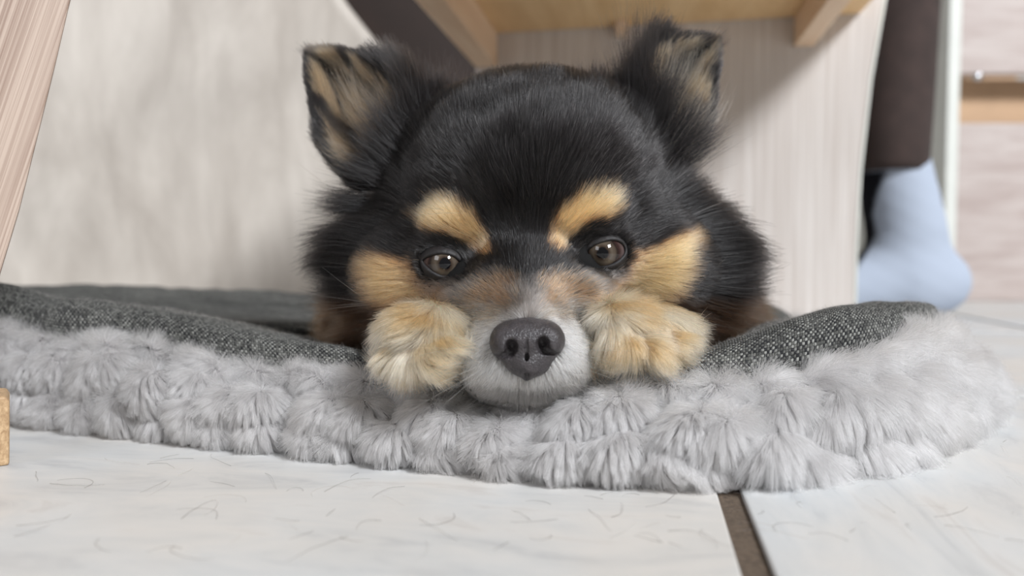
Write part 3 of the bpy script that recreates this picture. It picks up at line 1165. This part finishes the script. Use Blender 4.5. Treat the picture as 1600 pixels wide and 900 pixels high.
def paw_part(P):
    ux, uy = front_uv(P)
    a = (np.hypot((ux - 655) / 92, (uy - 545) / 78) < 1) & (P[:, 1] < 0.262)
    b = (np.hypot((ux - 1008) / 105, (uy - 530) / 72) < 1) & (P[:, 1] < 0.262)
    # keep muzzle out
    mz = (np.abs(ux - 823) < 96)
    return (a | b) & ~mz


vnd = vnorm(Vd, Qd)
if (vnd * (Vd - np.array([0.01, 0.3, 0.08]))).sum(1).mean() < 0:
    Qd = Qd[:, ::-1]
    vnd = -vnd
part = ear_part(Vd, vnd)
part[paw_part(Vd)] = 1
skinc = marks(Vd, np.zeros((len(Vd), 2)), part) * 0.22 + 0.004
mesh('body', Vd, Qd, MAT['skin'], dog, cols=skinc)

# --- fur
fcd = Vd[Qd].mean(1)
fnd = vnd[Qd[:, 0]]
view = norm(fcd - np.array([0, 0, H]))
facing = -(view * fnd).sum(1)
fp = part[Qd[:, 0]]
dens = np.where(facing > -0.35, 13e6, 1.2e6)
dens = np.where(fcd[:, 1] > 0.33, 2.5e6, dens)
dens = np.where(fp == 1, 16e6, dens)
dens = np.where((fp >= 2), 11e6, dens)
fux, fuy = front_uv(fcd)
muzz = (np.hypot((fux - 823) / 120, (fuy - 540) / 100) < 1) & (fcd[:, 1] < 0.26) & (fp == 0)
dens = np.where(muzz, 26e6, dens)
dens = np.where(fcd[:, 2] < 0.018, 0.2e6, dens)
# bare skin: nose pad and eye openings
NOSEP = [(770, 535), (780, 506), (810, 498), (845, 498), (870, 508), (878, 535), (866, 562), (850, 580), (823, 594), (798, 582), (780, 560)]
dens[(poly_sd(fux, fuy, NOSEP) < -3) & (fcd[:, 1] < 0.24)] = 0
P, N, T3, bc = sample(Vd, Qd, dens)
pt = part[T3[:, 0]]
ux, uy = front_uv(P)
print('dog hairs', len(P))
keep = np.ones(len(P), bool)
for (cx, cy, ax_, ay_, rot) in ((694, 413, 34, 18, 0.20), (942, 397, 37, 21, -0.20)):
    x_, y_ = ux - cx, uy - cy
    xr, yr = x_ * math.cos(rot) + y_ * math.sin(rot), -x_ * math.sin(rot) + y_ * math.cos(rot)
    keep &= ~((np.hypot(xr / ax_, yr / ay_) < 1.12) & (P[:, 1] < 0.275))
P, N, pt, ux, uy = P[keep], N[keep], pt[keep], ux[keep], uy[keep]
n = len(P)
jit = rng.normal(0, 1, (n, 2)) * np.array([3.5, 3.5]) + vnoise(P, 350, 8)[:, :2] * 6

src = at(823, 505, 0.224)
T = P - src
T[:, 1] *= 0.6
T = norm(T)
# below the nose the hair runs down and out
low = sstep(520, 560, uy) * (np.hypot(ux - 823, uy - 560) < 130)
T = norm(T * (1 - low[:, None] * 0.8) + low[:, None] * norm(np.stack([(ux - 823) / 90, -0.55 + 0 * ux, -0.9 + 0 * ux], 1)))
# cheeks stream outward and a little back
side = sstep(120, 260, np.abs(ux - 833)) * sstep(300, 380, uy)
T = norm(T + side[:, None] * np.stack([np.sign(ux - 833) * 1.0, 0.35 + 0 * ux, 0.05 - 0.25 * sstep(400, 460, uy)], 1))
# body: back
bd = P[:, 1] > 0.345
T[bd] = norm(T[bd] * 0.3 + np.array([0.1, 0.9, -0.3]))

Ln = 0.0035 + 0.0060 * sstep(70, 260, np.hypot(ux - 823, (uy - 500)))
rr = np.hypot((ux - 833) / 200.0, (uy - 300) / 190.0)
Ln = Ln + 0.012 * sstep(0.80, 1.15, rr) * (P[:, 1] > 0.27)
ruff = sstep(170, 290, np.abs(ux - 833)) * sstep(250, 330, uy)
Ln = Ln + 0.016 * ruff
Ln = np.where(bd, 0.022, Ln)
crown = sstep(205, 140, uy) * (pt == 0) * (P[:, 1] < 0.34)
Ln = Ln * (1 - 0.35 * crown)
lift = np.full(n, 0.42) + 0.50 * ruff + 0.35 * crown
lift = np.where((np.abs(ux - 823) < 110) & (uy > 430), 0.45, lift)
# eye surround short
for cx, cy in ((694, 414), (942, 396)):
    e = np.hypot((ux - cx) / 60, (uy - cy) / 42)
    Ln = np.where(P[:, 1] < 0.28, np.minimum(Ln, 0.0022 + 0.006 * sstep(0.8, 1.6, e)), Ln)
    lift = np.where((e < 1.1) & (P[:, 1] < 0.28), 0.3, lift)
# paws: long messy hair sweeping across the toes
pw = pt == 1
sg = np.where(ux < 823, 1.0, -1.0)
pcx, pcy = np.where(ux < 823, 690, 938), np.where(ux < 823, 478, 470)
Tr = norm(np.stack([(ux - pcx), -25 + 0 * ux, -(uy - pcy) * 0.8 - 8], 1))
wm = sstep(508, 556, uy) * sstep(92, 40, np.abs(ux - np.where(ux < 823, 720, 925)))
Tm = norm(np.stack([sg * 1.0, -0.25 + 0 * ux, -0.38 + 0 * ux], 1))
Tp = norm(Tr * (1 - wm[:, None]) + Tm * wm[:, None] + 0.55 * vnoise(P, 75, 17))
T = np.where(pw[:, None], Tp, T)
Ln = np.where(pw, 0.0055 + 0.0045 * rng.random(n), Ln)
lift = np.where(pw, 0.32, lift)
# ears
ei, er = pt == 2, pt == 3
sx_ = np.sign(ux - 833)
Te = norm(np.stack([sx_ * 0.55, -0.12 + 0 * ux, 0.80 + 0 * ux], 1) + 0.3 * vnoise(P, 60, 19))
T = np.where((ei | er)[:, None], Te, T)
medial = np.where(ux < 833, sstep(560, 650, ux), sstep(1060, 985, ux))
dear = np.minimum(poly_sd(ux, uy, EAR_L), poly_sd(ux, uy, EAR_R))
Ln = np.where(ei, np.clip(-dear * 0.00040, 0.0050, 0.015) * (0.8 + 0.3 * rng.random(n)), Ln)
Ln = np.where(er, 0.0045 + 0.016 * medial + 0.004 * sstep(150, 260, uy), Ln)
lift = np.where(ei, 0.25, lift)
lift = np.where(er, 0.30, lift)
T -= (T * N).sum(1)[:, None] * N * np.where(ei | er, 0.5, 1.0)[:, None]
T = norm(T)
Ln = Ln * (0.72 + 0.5 * rng.random(n))
cl_amt = np.where(pw, 0.7, np.where(Ln < 0.013, 0.22, 0.6))
K = 6
cellsz = 0.0028
fur = grow(P, N, T, Ln, K=K, lift=lift, grav=0.05, wig=0.07, wigf=130, clump=cl_amt, cell=cellsz, seed=51,
           curl=np.where(pw[:, None], vnoise(P, 130, 23) * 1.0 + np.array([0, -0.1, -0.3]), np.where((Ln > 0.012)[:, None], vnoise(P, 70, 29) * 0.35, 0)))
fur[..., 2] = np.maximum(fur[..., 2], 0.012)
white = rng.random(n)
colr = marks(np.where((pt == 0)[:, None], P * 0.35 + fur[:, 3] * 0.65 - N * 0.001, P), jit, pt)
tone = (0.45 + 0.95 * rng.random(n) ** 1.2)[:, None]
colr = colr * tone
inmuz = (poly_sd(ux, uy, MUZ) < 12) & (P[:, 1] < 0.27) & (pt == 0)
dk = rng.random(n)
colr = np.where((inmuz & (dk < 0.10 + 0.40 * sstep(520, 485, uy)))[:, None], GREY * 1.6 * tone, colr)
inr = ((poly_sd(ux, uy, RUS) < 10) | (poly_sd(ux, uy, RUS2) < 10)) & (P[:, 1] < 0.28) & (pt == 0)
colr = np.where((inr & (dk < 0.30))[:, None], GREY * 1.2 * tone, colr)
colr = np.where((inr & (dk > 0.86))[:, None], TAN * 0.7 * tone, colr)
# sprinkled pale guard hairs in the black coat
gh = (white < 0.10) & (colr.mean(1) < 0.05) & ~((uy > 330) & (np.abs(ux - 823) < 70) & (rng.random(n) < 0.8))
colr[gh] = (np.array([0.10, 0.090, 0.085])[None] * (0.4 + 1.0 * rng.random((int(gh.sum()), 1))))
rad = np.where(pw, 0.000055, 0.000055) * (0.6 + 0.8 * rng.random(n))
rad = np.where(Ln > 0.014, 0.000062, rad)
hair('fur', fur, radii(n, K, rad, 0.3), colr, MAT['fur'], dog)


# --- long tufts at the ear bases and ruff
def tufts(spots, per, spread, mat_col, seed):
    Ps, Ts, Ls = [], [], []
    for (x, y, Y, dx, dz, L) in spots:
        p = at(x, y, Y)
        k = per
        q = p + rng.normal(0, spread, (k, 3)) * np.array([1, 1.0, 0.8])
        Ps.append(q)
        Ts.append(norm(np.tile([dx, -0.05, dz], (k, 1)) + rng.normal(0, 0.14, (k, 3))))
        Ls.append(L * (0.5 + 0.6 * rng.random(k)))
    Ps, Ts, Ls = map(np.concatenate, (Ps, Ts, Ls))
    Np = norm(np.tile([0, -1.0, 0.2], (len(Ps), 1)))
    g = grow(Ps, Np, Ts, Ls, K=6, lift=0.12, wig=0.06, clump=0.7, cell=0.005, seed=seed)
    return g, np.tile(mat_col, (len(Ps), 1)) * (0.7 + 0.6 * rng.random((len(Ps), 1)))


G1, C1 = tufts([(998, 175, .300, .0, 1, .037), (985, 190, .298, -.05, 1, .022), (1020, 200, .299, .35, 1, .024), (960, 170, .303, -.15, 1, .016),
                (1040, 230, .298, .6, .9, .022), (930, 150, .305, -.1, 1, .011), (1060, 250, .299, .9, .8, .020), (1010, 215, .297, .3, 1, .024),
                (648, 190, .300, -.35, 1, .018), (662, 178, .301, -.1, 1, .014), (690, 160, .304, 0, 1, .013), (632, 215, .299, -.6, .8, .018),
                (612, 245, .299, -.8, .7, .016), (590, 275, .300, -1, .4, .013), (565, 318, .303, -1, .0, .016)], 900, .0036, BLK, 61)
G2, C2 = tufts([(1045, 215, .299, .55, 1, .024), (1068, 245, .299, .9, .6, .018), (1030, 150, .303, .25, 1, .020), (1085, 200, .303, .5, 1, .016), (1060, 130, .305, .35, 1, .016)], 160, .004, np.array([0.48, 0.38, 0.27]), 62)
G3, C3 = tufts([(590, 210, .303, -.5, .85, .020), (560, 160, .305, -.45, .9, .018), (545, 255, .303, -.8, .5, .014), (610, 180, .303, -.5, .9, .02)], 110, .0035, np.array([0.27, 0.17, 0.095]), 63)
Gt, Ct = np.concatenate([G1, G2, G3]), np.concatenate([C1, C2, C3])
hair('ear_tufts', Gt, radii(len(Gt), 6, 0.00005, 0.25), Ct, MAT['fur'], dog)

# --- whiskers
wP, wT, wL, wC = [], [], [], []
for k in range(26):
    s = -1 if k % 2 else 1
    p = at(823 + s * rng.uniform(45, 85), rng.uniform(535, 600), 0.226)
    wP.append(p)
    wT.append([s * rng.uniform(.6, 1), -0.35, rng.uniform(-.5, .15)])
    wL.append(rng.uniform(.012, .026))
    wC.append([.45, .42, .38] if rng.random() < .6 else [.03, .03, .03])
for x, y, s in ((700, 330, -1), (722, 335, -1), (905, 315, 1), (925, 318, 1), (600, 470, -1), (590, 480, -1), (1075, 460, 1), (580, 470, -1)):
    for _ in range(2):
        wP.append(at(x + rng.uniform(-5, 5), y + rng.uniform(-5, 5), 0.256 if 600 < x < 1000 else 0.27))
        wT.append([s * rng.uniform(.5, 1), -.4, rng.uniform(.0, .9)])
        wL.append(rng.uniform(.012, .022))
        wC.append([.5, .47, .42])
wP, wT = np.array(wP), norm(np.array(wT))
wh = grow(wP, norm(np.tile([0, -1., 0], (len(wP), 1))), wT, np.array(wL), K=8, lift=.2, grav=.15, wig=.06, clump=0, seed=5)
hair('whiskers', wh, radii(len(wP), 8, .00005, .15), np.array(wC), MAT['fur'], dog)


# --- nose pad
def nose_sdf(P):
    d = ell(P, at(823, 528, 0.2290), (0.0102, 0.0098, 0.0066))
    d = smin(d, ell(P, at(789, 536, 0.2262), (0.0046, 0.0070, 0.0052)), 0.003)
    d = smin(d, ell(P, at(858, 532, 0.2262), (0.0048, 0.0070, 0.0052)), 0.003)
    d = smin(d, ell(P, at(825, 564, 0.2262), (0.0072, 0.0068, 0.0052)), 0.003)
    d = smin(d, cap(P, at(824, 572, 0.2235), at(823, 590, 0.2245), 0.0030, 0.0008), 0.002)
    # nostrils: round hole with a slit sweeping outward
    for s, x, y in ((-1, 799, 545), (1, 849, 541)):
        hole = ell(P, at(x, y, 0.2170), (0.0022, 0.0070, 0.0029))
        slit = cap(P, at(x + s * 3, y + 8, 0.2195), at(x + s * 25, y + 13, 0.2218), 0.0013, 0.0006)
        slit = np.minimum(slit, cap(P, at(x + s * 3, y + 7, 0.2215), at(x + s * 22, y + 11, 0.2235), 0.0014, 0.0007))
        d = smax(d, -smin(hole, slit, 0.0012), 0.0008)
    gr = cap(P, at(823, 528, 0.2194), at(823, 560, 0.2202), 0.0003, 0.0007)
    for dy in (0.0, 0.0009):
        gr = np.minimum(gr, cap(P, at(823, 555, 0.2200 + dy), at(823.5, 604, 0.2222 + dy), 0.00062, 0.0007))
    d = smax(d, -gr, 0.0005)
    return d + (noise(P, 1600, 71) - 0.5) * 0.00022 * (P[:, 2] > at(823, 560, .22)[2] - 0.004)


Vn, Qn = surface_nets(nose_sdf, tuple(at(750, 620, 0.214) - np.array([0, 0.004, 0])), tuple(at(895, 480, 0.243) + np.array([0.003, 0, 0.003])), 0.00036)
nn = vnorm(Vn, Qn)
if (nn * (Vn - Vn.mean(0))).sum(1).mean() < 0:
    Qn = Qn[:, ::-1]
m_, nt_, b_ = newmat('nose_leather')
tc = N_(nt_, 'ShaderNodeTexCoord')
vo = N_(nt_, 'ShaderNodeTexVoronoi')
vo.inputs['Scale'].default_value = 1800
nt_.links.new(tc.outputs['Object'], vo.inputs['Vector'])
bp = N_(nt_, 'ShaderNodeBump', invert=True)
bp.inputs['Strength'].default_value = 0.7
bp.inputs['Distance'].default_value = 0.0003
nt_.links.new(vo.outputs[0], bp.inputs['Height'])
nt_.links.new(bp.outputs[0], b_.inputs['Normal'])
nz = N_(nt_, 'ShaderNodeTexNoise')
nz.inputs['Scale'].default_value = 300
nt_.links.new(tc.outputs['Object'], nz.inputs['Vector'])
r = ramp(nt_, [(0.3, (0.030, 0.026, 0.028)), (0.7, (0.062, 0.054, 0.056))])
nt_.links.new(nz.outputs[0], r.inputs[0])
nt_.links.new(r.outputs[0], b_.inputs['Base Color'])
b_.inputs['Roughness'].default_value = 0.42
mesh('nose', Vn, Qn, m_, dog)['label'] = 'pebbled dark grey nose'


# --- eyes
def eye_mat():
    m, nt, b = newmat('eye_gloss')
    tc = N_(nt, 'ShaderNodeTexCoord')
    sp = N_(nt, 'ShaderNodeSeparateXYZ')
    nt.links.new(tc.outputs['Object'], sp.inputs[0])
    cb_ = N_(nt, 'ShaderNodeCombineXYZ')
    nt.links.new(sp.outputs[0], cb_.inputs[0])
    nt.links.new(sp.outputs[2], cb_.inputs[2])
    ln = N_(nt, 'ShaderNodeVectorMath', operation='LENGTH')
    nt.links.new(cb_.outputs[0], ln.inputs[0])
    mu = N_(nt, 'ShaderNodeMath', operation='MULTIPLY')
    mu.inputs[1].default_value = 1 / ER
    nt.links.new(ln.outputs['Value'], mu.inputs[0])
    nz = N_(nt, 'ShaderNodeTexNoise')
    nz.inputs['Scale'].default_value = 600
    nz.inputs['Detail'].default_value = 3
    nt.links.new(tc.outputs['Object'], nz.inputs['Vector'])
    md = N_(nt, 'ShaderNodeMath', operation='MULTIPLY_ADD')
    md.inputs[1].default_value = 0.07
    nt.links.new(nz.outputs[0], md.inputs[0])
    nt.links.new(mu.outputs[0], md.inputs[2])
    r = ramp(nt, [(0.0, (0.003, 0.003, 0.004)), (0.24, (0.003, 0.003, 0.004)), (0.29, (0.040, 0.026, 0.018)), (0.40, (0.088, 0.070, 0.052)), (0.52, (0.062, 0.046, 0.034)),
                  (0.60, (0.014, 0.008, 0.006)), (0.70, (0.030, 0.014, 0.012)), (0.85, (0.10, 0.07, 0.065))])
    nt.links.new(md.outputs[0], r.inputs[0])
    nt.links.new(r.outputs[0], b.inputs['Base Color'])
    b.inputs['Roughness'].default_value = 0.3
    b.inputs['Coat Weight'].default_value = 1.0
    b.inputs['Specular IOR Level'].default_value = 0.0
    b.inputs['Coat Roughness'].default_value = 0.01
    b.inputs['Coat IOR'].default_value = 1.5
    return m


EM = eye_mat()
lidm = plain('wet_lid_skin', (0.010, 0.008, 0.008), 0.6, 0.3, 900, 0.3)


def eyeball(c, look):
    seg, rg_ = 64, 40
    V, Fc = [], []
    for j in range(rg_ + 1):
        th = math.pi * j / rg_
        for i in range(seg):
            ph = 2 * math.pi * i / seg
            V.append((math.sin(th) * math.cos(ph), -math.cos(th), math.sin(th) * math.sin(ph)))
    V = np.array(V)
    # cornea bulge
    rxy = np.hypot(V[:, 0], V[:, 2])
    bul = np.where(V[:, 1] < 0, 0.07 * sstep(0.66, 0.0, rxy), 0)
    V = V * (1 + bul[:, None]) * ER
    for j in range(rg_):
        Fc += [(seg * j + i, seg * j + seg + i, seg * j + seg + (i + 1) % seg, seg * j + (i + 1) % seg) for i in range(seg)]
    me = bpy.data.meshes.new('eyeball')
    me.from_pydata([tuple(v) for v in V], [], Fc)
    me.polygons.foreach_set('use_smooth', [True] * len(me.polygons))
    me.materials.append(EM)
    o = link(bpy.data.objects.new('eyeball', me), dog)
    o.location = Vector(c) - dog.location
    d = Vector(look) - Vector(c)
    o.rotation_euler = d.to_track_quat('-Y', 'Z').to_euler()
    return o


def on_ball(x, y, c, r):
    """point of the sphere (c, r) seen at layout position x, y"""
    o = np.array([0, 0, H])
    d = norm(at(x, y, 0.26) - o)
    oc = o - c
    b = d @ oc
    q = b * b - (oc @ oc - r * r)
    if q < 0:
        return o + d * (-b)
    return o + d * (-b - math.sqrt(q))


def lids(c, pts, cx, cy):
    """ring of skin around the opening"""
    pts = np.array(pts, float)
    m = len(pts)
    t = np.linspace(0, m, 96, endpoint=False)
    P2 = crom(pts, t, True)
    rings = []
    tg = np.roll(P2, -1, 0) - np.roll(P2, 1, 0)
    nm = np.stack([tg[:, 1], -tg[:, 0]], 1)
    nm /= np.linalg.norm(nm, axis=1)[:, None]
    nm *= np.sign((nm * (P2 - np.array([cx, cy]))).sum(1).mean())
    for off, dr in ((-2.0, -0.0006), (0, 0.0003), (1.6, 0.0008), (4, 0.0010), (8, 0.0008), (14, 0.0002), (24, -0.0018)):
        rings.append([on_ball(x, y, c, ER + dr) for x, y in P2 + nm * off])
    V = np.array(rings).reshape(-1, 3)
    S = len(P2)
    Fc = np.array([(S * k + i, S * k + (i + 1) % S, S * k + S + (i + 1) % S, S * k + S + i) for k in range(len(rings) - 1) for i in range(S)])
    o = mesh('eyelids', V, Fc, lidm, dog)
    return o


eyeball(EYEL, EYEL + (at(706, 411, 0.2) - EYEL))
eyeball(EYER, EYER + (at(938, 391, 0.2) - EYER))
lids(EYEL, [(661, 408), (673, 400), (690, 397.5), (707, 401), (719, 410), (729, 424), (727, 427), (720, 429), (705, 431.5), (688, 429.5), (672, 421)], 694, 413)
lids(EYER, [(904, 412), (912, 399), (925, 386.5), (942, 379), (960, 376), (973, 382), (976, 394), (967, 406), (950, 414.5), (927, 416.5), (907, 415)], 942, 396)

# ------------------------------------------------------------------ stray dog hairs and specks lying on the tiles
n = 120
px0 = rng.uniform(20, 1600, n)
py0 = rng.uniform(690, 860, n)
Ps = []
K = 10
for k in range(n):
    y0 = depth_for(py0[k], 0.0002)
    p = at(px0[k], py0[k], y0)
    a = rng.uniform(0, 2 * np.pi)
    cv = rng.normal(0, 0.16)
    L = rng.uniform(0.004, 0.020)
    q = [p.copy()]
    for s in range(K - 1):
        a += cv + rng.normal(0, 0.12)
        p = p + np.array([math.cos(a), math.sin(a), 0]) * L / (K - 1)
        q.append(p.copy())
    q = np.array(q)
    q[:, 2] = 0.00022 + 0.0008 * rng.random() * np.sin(np.linspace(0, np.pi, K))
    Ps.append(q)
Ps = np.array(Ps)
cc_ = np.where(rng.random((n, 1)) < 0.7, [[0.04, 0.035, 0.03]], [[0.45, 0.40, 0.34]])
o = hair('stray_dog_hairs', Ps, radii(n, K, 0.00005, 0.5), cc_, MAT['fur'])
tag(o, 'fine loose dog hairs scattered on the pale tiles before the bed', 'hair', None, 'stuff')
